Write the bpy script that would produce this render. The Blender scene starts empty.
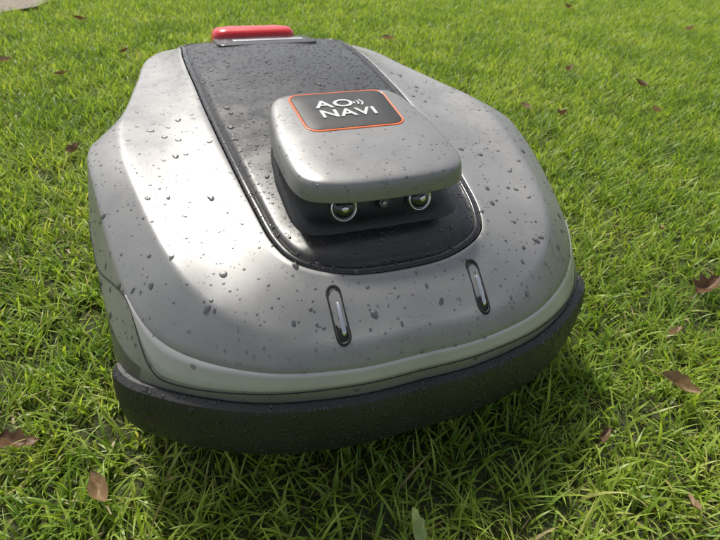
import bpy, bmesh, math, numpy as np, random
from mathutils import Vector, Matrix
from mathutils.bvhtree import BVHTree
rng=np.random.default_rng(7); random.seed(7)
S=bpy.context.scene
S.view_settings.view_transform='Standard'; S.view_settings.look='None'; S.view_settings.exposure=0

# ---------------------------------------------------------------- helpers
def link(o,parent=None):
    S.collection.objects.link(o)
    if parent: o.parent=parent
    return o
def mesh_obj(name,V,F,mats,mi=None,parent=None,smooth=True):
    me=bpy.data.meshes.new(name)
    me.from_pydata([tuple(map(float,v)) for v in V],[],[tuple(map(int,f)) for f in F])
    for m in (mats if isinstance(mats,(list,tuple)) else [mats]): me.materials.append(m)
    if mi is not None: me.polygons.foreach_set('material_index',np.array(mi,dtype=np.int32))
    me.polygons.foreach_set('use_smooth',np.full(len(F),smooth))
    me.update()
    if parent is not None:
        b=bmesh.new(); b.from_mesh(me); bmesh.ops.recalc_face_normals(b,faces=b.faces); b.to_mesh(me); b.free()
    return link(bpy.data.objects.new(name,me),parent)
def newmat(name):
    m=bpy.data.materials.new(name); m.use_nodes=True
    nt=m.node_tree; return m,nt,nt.nodes['Principled BSDF']
def N(nt,t,**kw):
    n=nt.nodes.new(t)
    for k,v in kw.items(): setattr(n,k,v)
    return n
def noise(nt,scale,detail=4,rough=.55,coord='Object'):
    tc=N(nt,'ShaderNodeTexCoord'); n=N(nt,'ShaderNodeTexNoise')
    n.inputs['Scale'].default_value=scale; n.inputs['Detail'].default_value=detail; n.inputs['Roughness'].default_value=rough
    nt.links.new(tc.outputs[coord],n.inputs['Vector']); return n
def ramp(nt,src,stops):
    r=N(nt,'ShaderNodeValToRGB'); e=r.color_ramp.elements
    while len(e)<len(stops): e.new(.5)
    for i,(p,c) in enumerate(stops):
        e[i].position=p; e[i].color=(c if len(c)==4 else (*c,1))
    nt.links.new(src,r.inputs[0]); return r
def bump(nt,src,dist,strength,bs):
    b=N(nt,'ShaderNodeBump'); b.inputs['Distance'].default_value=dist; b.inputs['Strength'].default_value=strength
    nt.links.new(src,b.inputs['Height']); nt.links.new(b.outputs[0],bs.inputs['Normal']); return b
def paint(name,c1,c2,metal,r1,r2,coat=0.,ns=9,bscale=0,bd=.0003,flake=0):
    m,nt,bs=newmat(name)
    n=noise(nt,ns,6,.6)
    r=ramp(nt,n.outputs[0],[(.35,c1),(.68,c2)]); out=r.outputs[0]
    if flake:
        nf=noise(nt,2600,2,.5); rf=ramp(nt,nf.outputs[0],[(.35,(1-flake,)*3),(.65,(1+flake,)*3)])
        mx=N(nt,'ShaderNodeMix',data_type='RGBA',blend_type='MULTIPLY'); mx.inputs[0].default_value=1
        nt.links.new(out,mx.inputs[6]); nt.links.new(rf.outputs[0],mx.inputs[7]); out=mx.outputs[2]
    nt.links.new(out,bs.inputs['Base Color'])
    n2=noise(nt,ns*3,6,.72)
    rr=ramp(nt,n2.outputs[0],[(.38,(r1,)*3),(.64,(r2,)*3)]); nt.links.new(rr.outputs[0],bs.inputs['Roughness'])
    bs.inputs['Metallic'].default_value=metal
    bs.inputs['Coat Weight'].default_value=coat; bs.inputs['Coat Roughness'].default_value=.18
    if bscale:
        n3=noise(nt,bscale,3,.6); bump(nt,n3.outputs[0],bd,.6,bs)
    return m
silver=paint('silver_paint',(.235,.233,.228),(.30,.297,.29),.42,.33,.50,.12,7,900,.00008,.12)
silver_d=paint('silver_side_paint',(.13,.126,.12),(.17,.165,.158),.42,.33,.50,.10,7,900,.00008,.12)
hoodm=paint('hood_paint',(.215,.214,.21),(.26,.258,.253),.42,.30,.42,.15,9,900,.00006,.10)
blackg=paint('gloss_black',(.013,.013,.013),(.024,.023,.022),0,.24,.46,.1,12)
rimm=paint('rim_black',(.010,.010,.010),(.016,.015,.015),0,.18,.28,.2,12)
blackm=paint('matte_black',(.015,.015,.0145),(.026,.025,.024),0,.34,.52,0,14,1400,.00025)
dark=paint('recess_black',(.006,.006,.006),(.01,.01,.01),0,.5,.7,0,14)
rubber=paint('wheel_rubber',(.02,.02,.02),(.035,.03,.025),0,.7,.9,0,30,200,.001)
chrome=paint('chrome',(.6,.6,.6),(.7,.7,.7),1,.12,.25,0,20)
orange=paint('orange_trim',(.70,.12,.02),(.75,.15,.03),0,.3,.4,.2,20)
labelm=paint('label_silver',(.50,.51,.53),(.6,.6,.61),.5,.2,.3,0,20)
whitem=paint('logo_print',(.50,.50,.49),(.58,.58,.57),.0,.35,.45,0,20)
red=paint('red_plastic',(.52,.010,.018),(.62,.018,.028),0,.2,.3,.3,20)
strip=paint('light_strip',(.40,.39,.39),(.50,.485,.485),0.1,.16,.26,.3,12)
lensm=paint('lens_glass',(.01,.012,.02),(.02,.02,.03),0,.03,.06,1,20)
water=bpy.data.materials.new('water'); water.use_nodes=True; nt=water.node_tree
bs=nt.nodes['Principled BSDF']; bs.inputs['Transmission Weight'].default_value=1; bs.inputs['IOR'].default_value=1.33; bs.inputs['Roughness'].default_value=.01
trn=N(nt,'ShaderNodeBsdfTransparent'); gl=N(nt,'ShaderNodeBsdfGlossy'); gl.inputs['Roughness'].default_value=.06
fr=N(nt,'ShaderNodeFresnel'); fr.inputs[0].default_value=1.55
m1=N(nt,'ShaderNodeMixShader'); nt.links.new(fr.outputs[0],m1.inputs[0]); nt.links.new(trn.outputs[0],m1.inputs[1]); nt.links.new(gl.outputs[0],m1.inputs[2])
m2=N(nt,'ShaderNodeMixShader'); m2.inputs[0].default_value=.15; nt.links.new(m1.outputs[0],m2.inputs[1]); nt.links.new(bs.outputs[0],m2.inputs[2])
nt.links.new(m2.outputs[0],nt.nodes['Material Output'].inputs[0])

# ---------------------------------------------------------------- ring tools
def crom(P,t):
    n=len(P); i=int(math.floor(t)); f=t-i
    p0,p1,p2,p3=P[(i-1)%n],P[i%n],P[(i+1)%n],P[(i+2)%n]
    return .5*((2*p1)+(-p0+p2)*f+(2*p0-5*p1+4*p2-p3)*f*f+(-p0+3*p1-3*p2+p3)*f**3)
SUB=12
def ring(half):
    P=[np.array(p,float) for p in half]
    P=P+[p*np.array([-1,1,1]) for p in P[-2:0:-1]]
    n=len(P); return np.array([crom(P,k/SUB) for k in range(n*SUB)])
def loft(rings,bandmat):
    n=len(rings[0]); V=np.concatenate(rings); F=[];MI=[]
    for r in range(len(rings)-1):
        for k in range(n):
            a=r*n+k;b=r*n+(k+1)%n
            F.append((a,a+n,b+n,b)); MI.append(bandmat(r,k,n))
    return V,F,MI
def corner_loft(rs,cuts,ns=5):
    out=[rs[0]]; idx=[]; m=len(rs)
    for i in range(1,m-1):
        d0=rs[i-1]-rs[i]; d1=rs[i+1]-rs[i]
        l0=np.linalg.norm(d0,axis=1)[:,None]; l1=np.linalg.norm(d1,axis=1)[:,None]
        c0=np.minimum(cuts[i],.49*l0); c1=np.minimum(cuts[i],.49*l1)
        a=rs[i]+d0/l0*c0; b=rs[i]+d1/l1*c1
        last=out[-1]
        for f in (.34,.67,1.): out.append(last+(a-last)*f); idx.append(i-1)
        for s in range(1,ns+1):
            f=s/ns; out.append((1-f)**2*a+2*f*(1-f)*rs[i]+f*f*b); idx.append(i-1 if f<=.5 else i)
    out.append(rs[-1]); idx.append(m-2)
    return out,idx

A=[(0,.088,.200),(.045,.091,.202),(.080,.106,.208),(.095,.132,.214),(.102,.175,.224),(.109,.25,.237),(.115,.35,.249),(.117,.42,.255),(.119,.49,.259),(.117,.56,.260),(.104,.607,.257),(0,.618,.257)]
B=[(0,.054,.175),(.06,.057,.174),(.115,.073,.177),(.154,.104,.191),(.177,.152,.211),(.195,.25,.236),(.200,.33,.246),(.190,.40,.247),(.177,.49,.246),(.160,.59,.245),(.115,.662,.239),(0,.685,.236)]
C=[(0,.040,.153),(.06,.0415,.153),(.125,.059,.154),(.182,.098,.161),(.211,.148,.181),(.226,.245,.219),(.231,.322,.231),(.207,.385,.218),(.190,.48,.212),(.174,.600,.208),(.122,.690,.204),(0,.712,.200)]
D=[(0,.036,.136),(.06,.0375,.136),(.130,.054,.134),(.193,.091,.132),(.225,.138,.142),(.239,.240,.165),(.242,.325,.168),(.216,.395,.165),(.197,.49,.163),(.180,.608,.160),(.126,.702,.156),(0,.722,.155)]
E=[(0,.038,.120),(.06,.0395,.120),(.132,.056,.120),(.197,.093,.120),(.228,.132,.118),(.238,.230,.105),(.239,.325,.100),(.214,.395,.10),(.196,.49,.10),(.179,.608,.10),(.124,.698,.10),(0,.718,.10)]
Fr=[(0,.060,.070),(.06,.062,.070),(.12,.078,.070),(.182,.115,.070),(.213,.150,.070),(.226,.235,.072),(.226,.330,.072),(.202,.39,.072),(.184,.49,.072),(.168,.60,.072),(.115,.685,.072),(0,.70,.072)]
M=[tuple(.5*np.array(a)+.5*np.array(b)+np.array([0,0,[.0025,.0025,.001,-.003,-.0055][min(i,4)]])) for i,(a,b) in enumerate(zip(A,B))]
BC=[tuple(np.array([.5*b[0]+.5*c[0],.5*b[1]+.5*c[1],.5*b[2]+.5*c[2]+(.0045 if i<2 else .0012)])) for i,(b,c) in enumerate(zip(B,C))]
rA,rM,rB,rBC,rC,rD,rE,rF=map(ring,(A,M,B,BC,C,D,E,Fr))
mower=bpy.data.objects.new('robotic_lawn_mower',None); link(mower)
NT=len(rA)
rings,idx=corner_loft([rA,rM,rB,rBC,rC,rD,rE,rF],[0,.03,.004,.012,.004,.003,.003])
lip0=rA.copy(); lip0[:,2]-=.006
lip1=rA+(rM-rA)*.006; lip1[:,2]-=.0006
lip2=rA+(rM-rA)*.03
allr=[lip0,rA-np.array([0,0,.0012]),lip1,lip2]+rings[1:]
bidx=[0,0,0]+idx
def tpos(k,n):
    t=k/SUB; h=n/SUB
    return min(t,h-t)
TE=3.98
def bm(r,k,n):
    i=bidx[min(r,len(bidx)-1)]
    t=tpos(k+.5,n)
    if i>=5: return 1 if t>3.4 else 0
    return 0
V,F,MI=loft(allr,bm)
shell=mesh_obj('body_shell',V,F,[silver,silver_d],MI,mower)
shellVF=(V,F)
def rat(R,t):
    x=(t*SUB)%NT; i=int(x); f=x-i
    return R[i]*(1-f)+R[(i+1)%NT]*f
def outn(t):
    a=rat(rD,t-.1);b=rat(rD,t+.1); d=b-a; n=np.array([d[1],-d[0],0]); return n/np.linalg.norm(n)
def band(name,ts,f0,f1,off,mat,rows=4):
    V=[];F=[]
    for t in ts:
        c=rat(rC,t); d=rat(rD,t); n=outn(t)
        n=n+np.array([0,0,.25]); n/=np.linalg.norm(n)
        for j in range(rows+1):
            f=f0(t)+(f1(t)-f0(t))*j/rows
            cut=off*(-1.5 if j in(0,rows) else 1)
            V.append(c+(d-c)*f+n*cut)
    m=rows+1
    for i in range(len(ts)-1):
        for j in range(rows): a=i*m+j; F.append((a,a+1,a+m+1,a+m))
    return mesh_obj(name,V,F,mat,None,mower)
def sm(x): x=min(max(x,0),1); return x*x*(3-2*x)
lowf=lambda t:.06+.94*(1-sm((abs(t)-3.0)/(TE-3.0)))
band('light_strip',np.linspace(-TE,TE,180),lambda t:.04,lowf,.0009,strip,6)
sf=lambda t:.06+.92*sm((abs(t)-TE+.05)/1.0)
for s in(-1,1):
    band('side_seam_%d'%(1 if s<0 else 2),[s*x for x in np.linspace(TE-.05,7.0,80)],sf,lambda t:sf(t)+.04,.0006,dark,3)
    band('strip_seam_%d'%(1 if s<0 else 2),[s*x for x in np.linspace(-.01,TE,120)],lowf,lambda t:lowf(t)+.05,.0005,dark,3)

# black top panel
spine=np.array([[0,min(max(p[1],.15),.55),0] for p in rA])
cen=spine.copy()
def zc(y):
    ys=[.088,.106,.132,.175,.25,.35,.42,.49,.56,.607,.618];zs=[.200,.206,.2135,.224,.238,.250,.256,.260,.261,.257,.257]
    return np.interp(y,ys,zs)
cen[:,2]=[zc(y)+.006 for y in cen[:,1]]
def inset(d,dz):
    v=cen-rA; L=np.linalg.norm(v[:,:2],axis=1)[:,None]
    p=rA+v*(d/L); p[:,2]+=dz; return p
def insetf(f,dz):
    v=cen-rA; p=rA+v*f; p[:,2]=rA[:,2]+(cen[:,2]-rA[:,2])*(1-(1-f)**2)+dz; return p
pr=[inset(.0008,-.006),inset(.0012,-.0008),inset(.0020,.0002),inset(.0060,.0006),inset(.0066,.0001),inset(.0070,-.0008),inset(.0078,-.0008),inset(.0083,.0000)]
for f in(.14,.2,.3,.4,.5,.6,.7,.8,.9,1.0): pr.append(insetf(f,-.0002))
V,F,MI=loft(pr,lambda r,k,n:2 if r<4 else (1 if r in(5,) else 0))
panel=mesh_obj('top_panel',V,F,[blackg,dark,rimm],MI,mower); panelVF=(V,F)

# bumper
prof=[(-.006,.1228),(.0025,.1235),(.0075,.1205),(.0088,.1170),(.0105,.103),(.0102,.088),(.0090,.074),(.0070,.0690),(.002,.0670),(-.03,.067)]
kk=int(4.08*SUB)
order=[(k%NT) for k in range(-kk,kk+1)]
path=rE[order]; tan=np.gradient(path[:,:2],axis=0); tan/=np.linalg.norm(tan,axis=1)[:,None]
nor=np.stack([tan[:,1],-tan[:,0]],1)
V=[];F=[]
for i,(p,nn) in enumerate(zip(path,nor)):
    e=min(i,len(path)-1-i); s=[.55,.88,.97][e] if e<3 else 1
    for (o,z) in prof:
        oo=o*s if o>0 else o
        V.append((p[0]+nn[0]*oo,p[1]+nn[1]*oo,z+(p[2]-.120)*(.3 if z>.1 else 0)))
m=len(prof)
for i in range(len(path)-1):
    for j in range(m-1):
        a=i*m+j; F.append((a,a+1,a+m+1,a+m))
F.append(tuple(range(m))); F.append(tuple(reversed(range((len(path)-1)*m,len(path)*m))))
bumper=mesh_obj('front_bumper',V,F,blackm,None,mower); bumperVF=(np.array(V),F[:-2])
bumper.data.set_sharp_from_angle(angle=math.radians(32))
mesh_obj('underside',rF,[tuple(range(NT))],blackm,None,mower,False)

# hood
def sup(a,b,cy,n,cnt=200):
    t=np.linspace(0,2*np.pi,cnt,endpoint=False)
    c,s=np.cos(t),np.sin(t)
    P=np.stack([a*np.sign(c)*np.abs(c)**(2/n),b*np.sign(s)*np.abs(s)**(2/n)],1)
    P[:,0]*=1-.13*P[:,1]/.08*(P[:,1]>0)
    P[:,1]-=np.where(P[:,1]<0,.006*(1-(P[:,0]/.076)**2)*(-P[:,1]/.078),0)
    P[:,1]+=cy; return P
def zt(x,y):
    z=.277+.134*(y-.2)
    z=z-np.maximum(.150-y,0)**2*2.0
    z=np.where(y>.264,z-(y-.264)**2*16,z)
    return z-1.1*np.maximum(np.abs(x)-.050,0)**1.6
rs=[]
for sc,dz in((.02,0),(.3,0),(.5,0),(.7,0),(.84,0),(.90,-.0001),(.945,-.0005),(.965,-.0014),(.977,-.0034),(.990,-.0090),(1.,-.0140),(1.0,-.0150),(.993,-.0158),(.98,-.016),(.9,-.0155)):
    p=sup(.0765*sc,.076*sc,.199,6.0); z=zt(p[:,0],p[:,1])+dz
    rs.append(np.column_stack([p,z]))
V,F,MI=loft(rs,lambda r,k,n:0)
hood=mesh_obj('sensor_hood',V,F,hoodm,None,mower); hoodVF=(V,F)
# neck
rs=[]
for a,b,cy,zf in((.071,.060,.206,'t'),(.071,.060,.206,.6),(.0712,.0605,.2055,.35),(.073,.066,.203,.27),(.0750,.071,.200,.22),(.0765,.073,.199,.08),(.078,.075,.198,-.1)):
    p=sup(a,b,cy,6); zb=np.array([zc(y) for y in p[:,1]]); ztp=zt(p[:,0],p[:,1])-.0135
    z=ztp if zf=='t' else zb+(ztp-zb)*zf
    rs.append(np.column_stack([p,z]))
V,F,MI=loft(rs,lambda r,k,n:0)
neck=mesh_obj('sensor_housing',V,F,blackm,None,mower); neckVF=(V,F)

def lathe(name,prof,origin,axis,mat,parent,seg=32):
    ax=Vector(axis).normalized(); q=Vector((0,0,1)).rotation_difference(ax)
    V=[];F=[]
    for r,hh in prof:
        for k in range(seg):
            a=2*math.pi*k/seg; V.append(Vector(origin)+q@Vector((r*math.cos(a),r*math.sin(a),hh)))
    for j in range(len(prof)-1):
        for k in range(seg):
            a=j*seg+k;b=j*seg+(k+1)%seg; F.append((a,b,b+seg,a+seg))
    F.append(tuple(range((len(prof)-1)*seg,len(prof)*seg)))
    F.append(tuple(reversed(range(seg))))
    return mesh_obj(name,V,F,mat,None,parent)
for i,sx in enumerate((-1,1)):
    o=(sx*.034,.1395,.2335); ax=(sx*.10,-1,.30)
    lathe('lens_ring_%d'%(i+1),[(.0112,-.004),(.0112,.0035),(.0106,.0043),(.0098,.0043),(.0092,.0030)],o,ax,chrome,mower)
    lathe('camera_lens_%d'%(i+1),[(.0093,.0028),(.0086,.0045),(.0070,.0062),(.0045,.0074),(.0015,.0079)],o,ax,lensm,mower)
    lathe('lens_iris_%d'%(i+1),[(.0030,.0076),(.0029,.0082),(.002,.0086)],o,ax,chrome,mower)
lathe('status_sensor',[(.0045,-.004),(.0045,.003),(.004,.0036),(.0025,.0030),(.002,.0030)],(0,.137,.235),(0,-1,.3),lensm,mower)
lathe('status_led',[(.0015,.0030),(.0014,.0042),(.001,.0044)],(0,.137,.235),(0,-1,.3),labelm,mower)

def rrect(w,l,r,seg=8):
    P=[]
    for cx,cy,a0 in((w-r,l-r,0),(-w+r,l-r,90),(-w+r,-l+r,180),(w-r,-l+r,270)):
        for k in range(seg+1):
            a=math.radians(a0+90*k/seg); P.append((cx+r*math.cos(a),cy+r*math.sin(a)))
    return np.array(P)
def plate(name,specs,cx,cy,zfun,mat,parent,taper=0):
    rs=[]
    for w,l,r,dz in specs:
        p=rrect(w,l,r); p[:,0]*=(1+taper*p[:,1]); p=p+[cx,cy]; rs.append(np.column_stack([p,zfun(p[:,0],p[:,1])+dz]))
    V,F,MI=loft(rs,lambda r,k,n:0); F.append(tuple(range((len(rs)-1)*len(rs[0]),len(rs)*len(rs[0]))))
    return mesh_obj(name,V,F,mat,None,parent)
plate('orange_trim',[(.0475,.0355,.012,-.002),(.0475,.0355,.012,.0004),(.0470,.0350,.0115,.0007),(.0457,.0337,.0105,.0007),(.0455,.0335,.0104,.0002)],0,.2325,zt,orange,mower,.6)
plate('logo_plate',[(.0453,.0333,.010,-.001),(.0453,.0333,.010,.0006),(.0448,.0328,.0098,.0008),(.03,.02,.008,.0008)],0,.2325,zt,blackm,mower,.6)
def text(body,x,y,size,sx,name):
    cu=bpy.data.curves.new(name,'FONT'); cu.body=body; cu.size=size; cu.align_x='CENTER'; cu.align_y='CENTER'; cu.extrude=.0002; cu.offset=.00038
    cu.space_character=1.06
    cu.materials.append(whitem)
    o=bpy.data.objects.new(name,cu); link(o,mower); o.location=(x,y,float(zt(0.,y))+.0012); o.rotation_euler=(math.atan(.134),0,0); o.scale=(sx,1,1)
text('AO',-.0085,.2425,.0190,1.30,'logo_text_upper')
text('NAVI',0,.2245,.0190,1.20,'logo_text_lower')
V=[];F=[]
for i,rr in enumerate((.0030,.0060,.0090)):
    b=len(V)
    for k in range(13):
        a=math.radians(-42+84*k/12)
        for r2 in(rr-.0009,rr+.0009):
            x=.0085+r2*math.cos(a)*.95+.001*i; y=.2425+r2*math.sin(a)*.85; V.append((x,y,float(zt(x,y))+.0013))
    for k in range(12): F.append((b+2*k,b+2*k+1,b+2*k+3,b+2*k+2))
mesh_obj('logo_waves',V,F,whitem,None,mower,False)

bv=BVHTree.FromPolygons([Vector(v) for v in shellVF[0]],shellVF[1])
def surfz(x,y):
    h_=bv.ray_cast(Vector((x,y,.5)),Vector((0,0,-1)),1); return h_[0].z if h_[0] else .2
def sz(xs,ys): return np.array([surfz(float(a),float(b)) for a,b in zip(xs,ys)])
for i,sx in enumerate((-1,1)):
    x0,y0=sx*.061,.0680
    plate('contact_slot_rim_%d'%(i+1),[(.0060,.0185,.0058,-.003),(.0060,.0185,.0058,.0005),(.0055,.0179,.0053,.0010),(.0046,.0169,.0045,.0009),(.0043,.0166,.0042,-.0005)],x0,y0,sz,dark,mower)
    plate('contact_slot_recess_%d'%(i+1),[(.0044,.0168,.0043,-.001),(.0042,.0165,.0041,.0002)],x0,y0,sz,dark,mower)
    plate('charging_contact_%d'%(i+1),[(.0017,.0095,.0016,-.001),(.0017,.0095,.0016,.0018),(.0012,.0088,.0011,.0024)],x0+.0010,y0-.0035,sz,chrome,mower)

zp=lambda x,y:np.array([zc(b)+.004 for b in y])
plate('rear_lid',[(.070,.030,.010,-.004),(.070,.030,.010,.0012),(.068,.028,.009,.0022),(.05,.01,.005,.0025)],0,.580,zp,blackg,mower)
plate('label_strip',[(.050,.0075,.002,.001),(.050,.0075,.002,.0030),(.049,.0065,.002,.0034)],.004,.577,zp,labelm,mower)
plate('stop_button',[(.060,.030,.016,-.010),(.060,.030,.016,.010),(.058,.028,.015,.016),(.052,.022,.012,.020),(.03,.008,.006,.021)],-.006,.640,lambda x,y:.252+0*x-.3*np.maximum(y-.640,0),red,mower)

def wheel(name,c,r,w):
    prof=[(r*.35,-w/2),(r*.9,-w/2),(r,-w*.38),(r*1.0,w*.38),(r*.9,w/2),(r*.35,w/2)]
    return lathe(name,prof,c,(1,0,0),rubber,mower,40)
wheel('rear_wheel_1',(-.150,.53,.108),.105,.05); wheel('rear_wheel_2',(.150,.53,.108),.105,.05)
wheel('front_wheel_1',(-.13,.17,.045),.043,.03); wheel('front_wheel_2',(.13,.17,.045),.043,.03)

# ---------------------------------------------------------------- water droplets
def scatter(VF,count,rmin,rmax,powr,keep=None,hf=.42,cent=(0,.33,.05)):
    V,F=VF; V=np.asarray(V,float); T=[]
    for f in F:
        for j in range(1,len(f)-1): T.append((f[0],f[j],f[j+1]))
    T=np.array(T); a,b,c=V[T[:,0]],V[T[:,1]],V[T[:,2]]
    nr=np.cross(b-a,c-a); ar=np.linalg.norm(nr,axis=1); ok=ar>1e-12
    w=ar*ok
    if keep is not None: w=w*keep((a+b+c)/3,nr/np.maximum(ar,1e-12)[:,None])
    w=w/w.sum()
    pick=rng.choice(len(T),count,p=w); u=rng.random((count,2)); s=u.sum(1)>1; u[s]=1-u[s]
    P=a[pick]+(b-a)[pick]*u[:,:1]+(c-a)[pick]*u[:,1:]
    n=nr[pick]/ar[pick][:,None]; fl=((P-np.array(cent))*n).sum(1)<0; n[fl]*=-1
    R=rmin+(rmax-rmin)*rng.random(count)**powr
    return P,n,R,hf
dv=[];df=[]
def drops(P,n,R,hf):
    for p,nn,r in zip(P,n,R):
        nn=Vector(nn); dn=Vector((0,-.3,-1)); t=dn-nn*dn.dot(nn); t=t.normalized() if t.length>1e-4 else Vector((0,-1,0)); s=nn.cross(t)
        el=1+ (random.random()**2)*.8 if r>.0012 else 1+random.random()*.2
        ph=random.random()*6.28; am=.18*random.random(); ph2=random.random()*6.28
        b=len(dv); p=Vector(p); seg=10
        rr0=random.uniform(-.5,.5)
        for rad,hh in((1.0,-.05),(.93,.32),(.68,.75),(.35,.95)):
            for k in range(seg):
                a=2*math.pi*k/seg; q=r*rad*(1+am*math.cos(2*a+ph)+am*.6*math.cos(3*a+ph2))
                x=q*math.cos(a)*el; y=q*math.sin(a)
                x,y=x*math.cos(rr0)-y*math.sin(rr0),x*math.sin(rr0)+y*math.cos(rr0)
                dv.append(p+t*x+s*y+nn*(hh*r*hf))
        dv.append(p+nn*(r*hf))
        for j in range(3):
            for k in range(seg):
                k2=(k+1)%seg; df.append((b+j*seg+k,b+j*seg+k2,b+(j+1)*seg+k2,b+(j+1)*seg+k))
        for k in range(seg): df.append((b+3*seg+k,b+3*seg+(k+1)%seg,b+4*seg))
up=lambda c,n:(c[:,2]>.125)*1.
drops(*scatter(shellVF,4200,.0004,.0012,2,up,.45))
drops(*scatter(shellVF,230,.0013,.0034,2.4,lambda c,n:up(c,n)*(c[:,1]<.45),.34))
drops(*scatter(panelVF,4600,.0005,.0015,1.9,None,.5))
drops(*scatter(panelVF,160,.0015,.003,2,None,.4))
drops(*scatter(hoodVF,450,.0004,.0012,2,None,.45,(0,.2,.2)))
drops(*scatter(bumperVF,2800,.0004,.0017,2,lambda c,n:(c[:,2]>.069)*1.,.5))
drops(*scatter(neckVF,300,.0004,.0012,2,lambda c,n:(c[:,2]>.212)*1.,.5,(0,.2,.2)))
dme=bpy.data.meshes.new('water_droplets'); dme.from_pydata(dv,[],df); dme.materials.append(water)
dme.polygons.foreach_set('use_smooth',np.ones(len(df),bool)); link(bpy.data.objects.new('water_droplets',dme),mower)

# ---------------------------------------------------------------- ground
gm,nt,bs=newmat('lawn_soil')
n=noise(nt,6,8,.7,'Object'); n2=noise(nt,260,6,.75,'Object')
r1=ramp(nt,n2.outputs[0],[(.35,(.02,.022,.009)),(.5,(.06,.075,.02)),(.65,(.15,.15,.06))])
r2=ramp(nt,n.outputs[0],[(.3,(.75,.75,.75)),(.7,(1.15,1.15,1.1))])
mx=N(nt,'ShaderNodeMix',data_type='RGBA',blend_type='MULTIPLY'); mx.inputs[0].default_value=1
nt.links.new(r1.outputs[0],mx.inputs[6]); nt.links.new(r2.outputs[0],mx.inputs[7]); nt.links.new(mx.outputs[2],bs.inputs['Base Color'])
bs.inputs['Roughness'].default_value=.95; bump(nt,n2.outputs[0],.01,.8,bs)
mesh_obj('ground',[(-150,-150,0),(150,-150,0),(150,150,0),(-150,150,0)],[(0,1,2,3)],gm,None,None,False)

u=np.array([.446,.895]); nl=np.array([-.895,.446]); P0=np.array([-.585,2.28])
pm,nt,bs=newmat('path_gravel')
n=noise(nt,110,8,.8); r=ramp(nt,n.outputs[0],[(.36,(.10,.085,.065)),(.5,(.26,.225,.175)),(.62,(.42,.37,.30))]); nt.links.new(r.outputs[0],bs.inputs['Base Color'])
bs.inputs['Roughness'].default_value=.9; bump(nt,n.outputs[0],.006,.9,bs)
V=[];F=[]
for i in range(0,160):
    a=-8+i*.15; e=.02*math.sin(i*1.7)+.015*math.sin(i*3.1)
    for b in(e,.6,1.3): q=P0+u*a+nl*b; V.append((q[0],q[1],.012))
for i in range(159):
    for j in(0,1): k=i*3+j; F.append((k,k+3,k+4,k+1))
mesh_obj('gravel_path',V,F,pm,None,None,False)

# ---------------------------------------------------------------- grass
gr,nt,bs=newmat('grass_blade')
at=N(nt,'ShaderNodeAttribute',attribute_name='gcol')
sep=N(nt,'ShaderNodeSeparateColor'); nt.links.new(at.outputs['Color'],sep.inputs[0])
geo=N(nt,'ShaderNodeNewGeometry')
ns=N(nt,'ShaderNodeTexNoise'); ns.inputs['Scale'].default_value=4.5; ns.inputs['Detail'].default_value=6; ns.inputs['Roughness'].default_value=.65
nt.links.new(geo.outputs['Position'],ns.inputs['Vector'])
ad=N(nt,'ShaderNodeMath',operation='MULTIPLY_ADD'); nt.links.new(ns.outputs[0],ad.inputs[0]); ad.inputs[1].default_value=1.7; ad.inputs[2].default_value=-.83
ad2=N(nt,'ShaderNodeMath',operation='ADD'); nt.links.new(ad.outputs[0],ad2.inputs[0]); nt.links.new(sep.outputs[0],ad2.inputs[1])
rc=ramp(nt,ad2.outputs[0],[(0.,(.10,.19,.03)),(.3,(.19,.31,.045)),(.65,(.31,.43,.065)),(.92,(.43,.51,.11)),(1.,(.50,.50,.18))])
straw=N(nt,'ShaderNodeMix',data_type='RGBA'); nt.links.new(sep.outputs[2],straw.inputs[0]); nt.links.new(rc.outputs[0],straw.inputs[6]); straw.inputs[7].default_value=(.45,.36,.17,1)
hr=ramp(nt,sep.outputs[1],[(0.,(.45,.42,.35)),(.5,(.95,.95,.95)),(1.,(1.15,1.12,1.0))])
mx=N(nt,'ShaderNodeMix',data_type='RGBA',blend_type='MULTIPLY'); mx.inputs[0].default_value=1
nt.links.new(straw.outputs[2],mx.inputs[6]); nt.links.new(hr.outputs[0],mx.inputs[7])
nt.links.new(mx.outputs[2],bs.inputs['Base Color']); bs.inputs['Roughness'].default_value=.42
bs.inputs['Specular IOR Level'].default_value=.4
tr=N(nt,'ShaderNodeBsdfTranslucent')
mt=N(nt,'ShaderNodeMix',data_type='RGBA',blend_type='MULTIPLY'); mt.inputs[0].default_value=1; mt.inputs[7].default_value=(1.4,1.4,.6,1)
nt.links.new(mx.outputs[2],mt.inputs[6]); nt.links.new(mt.outputs[2],tr.inputs[0])
ms=N(nt,'ShaderNodeMixShader'); ms.inputs[0].default_value=.45
nt.links.new(bs.outputs[0],ms.inputs[1]); nt.links.new(tr.outputs[0],ms.inputs[2])
nt.links.new(ms.outputs[0],nt.nodes['Material Output'].inputs[0])

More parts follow.
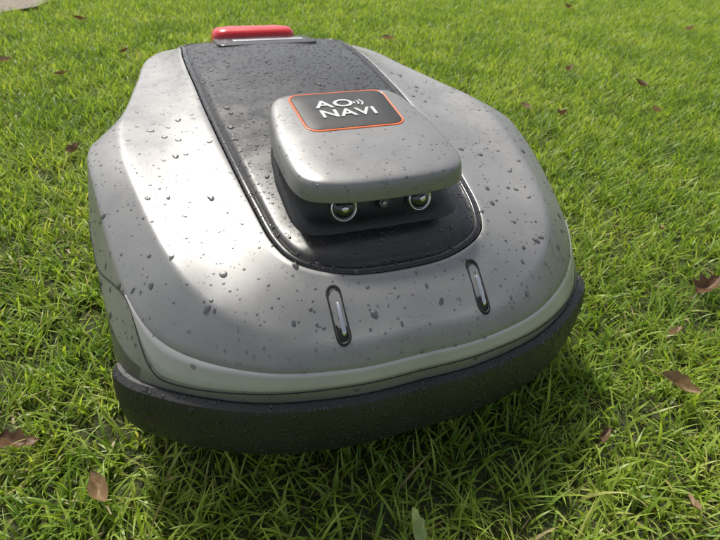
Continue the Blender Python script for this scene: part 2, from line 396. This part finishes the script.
TILE=.25
def tile(idx):
    g=np.random.default_rng(100+idx)
    V=[];F=[];Cc=[]; seg=5
    for _ in range(380):
        cx,cy=(g.random(2)-.5)*TILE; tc=g.random()
        for _b in range(g.integers(3,10)):
            x=cx+g.normal()*.009; y=cy+g.normal()*.009
            hgt=g.uniform(.013,.042)*(1.3 if g.random()<.14 else 1)
            w=g.uniform(.0007,.0019); az=g.uniform(0,2*np.pi); lean=abs(g.normal())*.5+.12; curl=g.uniform(.2,1.5)
            face=az+np.pi/2+g.normal()*.5; tw=g.normal()*.6
            rnd=np.clip(.45*tc+.55*g.random(),0,1); st=1.0 if g.random()<.04 else 0.
            if st: lean+=.6
            b=len(V); px,py,pz=x,y,-.002; sl=hgt/seg*1.12
            for s in range(seg+1):
                f=s/seg; ww=w*(1-f**2.2)*(.75+.6*f*(1-f)*2); fa=face+tw*f
                dx,dy=math.cos(fa)*ww,math.sin(fa)*ww
                if s<seg:
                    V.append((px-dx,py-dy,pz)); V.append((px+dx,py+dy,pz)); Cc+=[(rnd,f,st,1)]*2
                else:
                    V.append((px,py,pz)); Cc.append((rnd,f,st,1))
                an=lean+curl*f; px+=math.sin(an)*math.cos(az)*sl; py+=math.sin(an)*math.sin(az)*sl; pz=max(pz+math.cos(an)*sl,.001)
            for s in range(seg-1): F.append((b+2*s,b+2*s+1,b+2*s+3,b+2*s+2))
            F.append((b+2*seg-2,b+2*seg-1,b+2*seg))
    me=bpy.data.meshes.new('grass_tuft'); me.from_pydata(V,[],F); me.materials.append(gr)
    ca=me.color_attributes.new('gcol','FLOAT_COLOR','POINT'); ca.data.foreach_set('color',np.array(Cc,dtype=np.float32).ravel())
    me.polygons.foreach_set('use_smooth',np.ones(len(F),bool))
    return bpy.data.objects.new('grass_tuft',me)
col=bpy.data.collections.new('grass_tufts')
NTILE=7
for i in range(NTILE): col.objects.link(tile(i))
pts=[]
for i in range(-16,28):
    for j in range(-8,30):
        x=(i+.5)*TILE; y=(j+.5)*TILE
        d=(np.array([x,y])-P0)@nl
        if .03<d<1.25: continue
        pts.append((x,y,0))
lme=bpy.data.meshes.new('lawn_grass'); lme.from_pydata(pts,[],[])
lawn=link(bpy.data.objects.new('lawn_grass',lme))
ng=bpy.data.node_groups.new('grass_scatter','GeometryNodeTree')
ng.interface.new_socket('Geometry',in_out='INPUT',socket_type='NodeSocketGeometry'); ng.interface.new_socket('Geometry',in_out='OUTPUT',socket_type='NodeSocketGeometry')
gi=ng.nodes.new('NodeGroupInput'); go=ng.nodes.new('NodeGroupOutput')
ip=ng.nodes.new('GeometryNodeInstanceOnPoints'); ci=ng.nodes.new('GeometryNodeCollectionInfo')
ci.inputs['Collection'].default_value=col; ci.inputs['Separate Children'].default_value=True; ci.inputs['Reset Children'].default_value=True
ri=ng.nodes.new('FunctionNodeRandomValue'); ri.data_type='INT'; ri.inputs[4].default_value=0; ri.inputs[5].default_value=NTILE-1; ri.inputs['Seed'].default_value=3
rq=ng.nodes.new('FunctionNodeRandomValue'); rq.data_type='INT'; rq.inputs[4].default_value=0; rq.inputs[5].default_value=3; rq.inputs['Seed'].default_value=11
mm=ng.nodes.new('ShaderNodeMath'); mm.operation='MULTIPLY'; mm.inputs[1].default_value=math.pi/2
cx=ng.nodes.new('ShaderNodeCombineXYZ')
Lk=ng.links.new
Lk(gi.outputs[0],ip.inputs['Points']); Lk(ci.outputs[0],ip.inputs['Instance']); ip.inputs['Pick Instance'].default_value=True
Lk(ri.outputs[2],ip.inputs['Instance Index']); Lk(rq.outputs[2],mm.inputs[0]); Lk(mm.outputs[0],cx.inputs[2]); Lk(cx.outputs[0],ip.inputs['Rotation'])
Lk(ip.outputs[0],go.inputs[0])
md=lawn.modifiers.new('scatter','NODES'); md.node_group=ng

# ---------------------------------------------------------------- fallen leaves
def leafmat(name,c1,c2):
    m,nt,bs=newmat(name); n=noise(nt,90,6,.7); r=ramp(nt,n.outputs[0],[(.3,c1),(.7,c2)])
    nt.links.new(r.outputs[0],bs.inputs['Base Color']); bs.inputs['Roughness'].default_value=.5
    tr=N(nt,'ShaderNodeBsdfTranslucent'); nt.links.new(r.outputs[0],tr.inputs[0]); ms=N(nt,'ShaderNodeMixShader'); ms.inputs[0].default_value=.3
    nt.links.new(bs.outputs[0],ms.inputs[1]); nt.links.new(tr.outputs[0],ms.inputs[2]); nt.links.new(ms.outputs[0],nt.nodes['Material Output'].inputs[0]); return m
lb=[leafmat('leaf_brown',(.07,.032,.015),(.20,.11,.05)),leafmat('leaf_tan',(.18,.11,.05),(.36,.24,.13)),leafmat('leaf_green',(.25,.33,.10),(.42,.50,.22))]
leaves=bpy.data.objects.new('fallen_leaves',None); link(leaves)
def leaf(x,y,z,ln,wd,az,pitch,roll,mat,curl,i,parent=leaves,name=None):
    V=[];F=[];nu,nv=16,8
    g=random.Random(i); lob=g.uniform(.0,.35)
    for a in range(nu+1):
        f=a/nu; w=wd*math.sin(math.pi*min(1,f*.97+.015))**.75*(1+lob*math.cos(f*22))*(1-.35*f)
        for b in range(-nv//2,nv//2+1):
            s=b/(nv/2); yy=s*w*(1-.25*abs(curl))+w*.15*math.sin(f*5)
            V.append((f*ln-ln/2,yy,abs(s)**1.5*w*curl*1.1+ln*curl*.5*(f-.5)**2*2+g.uniform(-1,1)*ln*.015+.1*w*math.sin(f*9+s*3)))
    m=nv+1
    for a in range(nu):
        for b in range(nv): k=a*m+b; F.append((k,k+1,k+m+1,k+m))
    b0=len(V)
    for k in range(4):
        f=k/3; V+= [(-ln/2-ln*.35*f,-.0006,curl*ln*.12+ln*.06*f),(-ln/2-ln*.35*f,.0006,curl*ln*.12+ln*.06*f)]
    for k in range(3): F.append((b0+2*k,b0+2*k+1,b0+2*k+3,b0+2*k+2))
    o=mesh_obj(name or 'leaf_%d'%i,V,F,lb[mat],None,parent); o.location=(x,y,z); o.rotation_euler=(roll,pitch,az); return o
f_=543.3
Fv=np.array([.3100,.7554,-.5773]);R2=np.array([.9357,-.3500,.0443]);U2=np.array([.1686,.5539,.8154]);cam0=np.array([-.1679,-.2307,.4499])
spec=[(15,445,.038,.012,0,.5),(100,492,.034,.011,1.9,.8),(705,290,.05,.018,.2,.7),(678,388,.040,.013,-1.0,.9),(562,115,.035,.014,.4,.8),(655,112,.035,.012,.1,.9),(570,70,.04,.015,.8,.6),(525,108,.03,.012,2.,.7),(603,437,.022,.006,.5,.7),(692,506,.02,.006,1.2,.7),(62,75,.04,.013,.4,.6),(5,62,.04,.014,0,.7),(125,52,.04,.013,.6,.6),(388,40,.05,.017,0,.7),(640,85,.04,.014,2,.7),(660,230,.022,.007,.9,.8),(75,152,.035,.014,1.2,.8),(690,30,.05,.018,.3,.7),(80,20,.05,.015,.3,.7),(675,335,.025,.008,.3,.8),(568,8,.06,.02,.5,.7)]
for i,(px,py,ln,wd,az,cu) in enumerate(spec):
    d=Fv+R2*(px-360)/f_+U2*(270-py)/f_; t=(.028-cam0[2])/d[2]; p=cam0+d*t
    leaf(p[0],p[1],.030,ln,wd,az,random.uniform(-.4,.4),random.uniform(-.5,.5),1 if i%4 in(1,3) else 0,cu,i)
d=Fv+R2*(415-360)/f_+U2*(270-528)/f_; p=cam0+d*((.04-cam0[2])/d[2])
leaf(p[0],p[1],.040,.04,.010,1.9,-1.0,.2,2,.5,99,None,'green_leaf')

# ---------------------------------------------------------------- light
w=bpy.data.worlds.new('World'); S.world=w; w.use_nodes=True
sky=w.node_tree.nodes.new('ShaderNodeTexSky'); sky.sky_type='NISHITA'; sky.sun_disc=False
sd=Vector((-.12,.62,1.0)).normalized()
sky.sun_elevation=math.asin(sd.z); sky.sun_rotation=math.atan2(sd.x,sd.y)
sky.dust_density=3
hs=w.node_tree.nodes.new('ShaderNodeHueSaturation'); hs.inputs['Saturation'].default_value=.45
bg=w.node_tree.nodes['Background']; bg.inputs[1].default_value=.15
w.node_tree.links.new(sky.outputs[0],hs.inputs['Color']); w.node_tree.links.new(hs.outputs[0],bg.inputs[0])
sl=bpy.data.lights.new('sun','SUN'); sl.energy=4.4; sl.angle=math.radians(4); sl.color=(1,.955,.87)
so=link(bpy.data.objects.new('sun',sl)); so.rotation_euler=sd.to_track_quat('Z','Y').to_euler(); so.location=(0,0,5)

# ---------------------------------------------------------------- camera
cam=bpy.data.cameras.new('camera'); co=link(bpy.data.objects.new('camera',cam)); S.camera=co
cam.sensor_width=36; cam.lens=36*f_/720; cam.clip_start=.02; cam.clip_end=500
cam.dof.use_dof=True; cam.dof.focus_distance=.52; cam.dof.aperture_fstop=14
Mx=Matrix(((R2[0],U2[0],-Fv[0]),(R2[1],U2[1],-Fv[1]),(R2[2],U2[2],-Fv[2]))).to_4x4(); Mx.translation=Vector(cam0); co.matrix_world=Mx
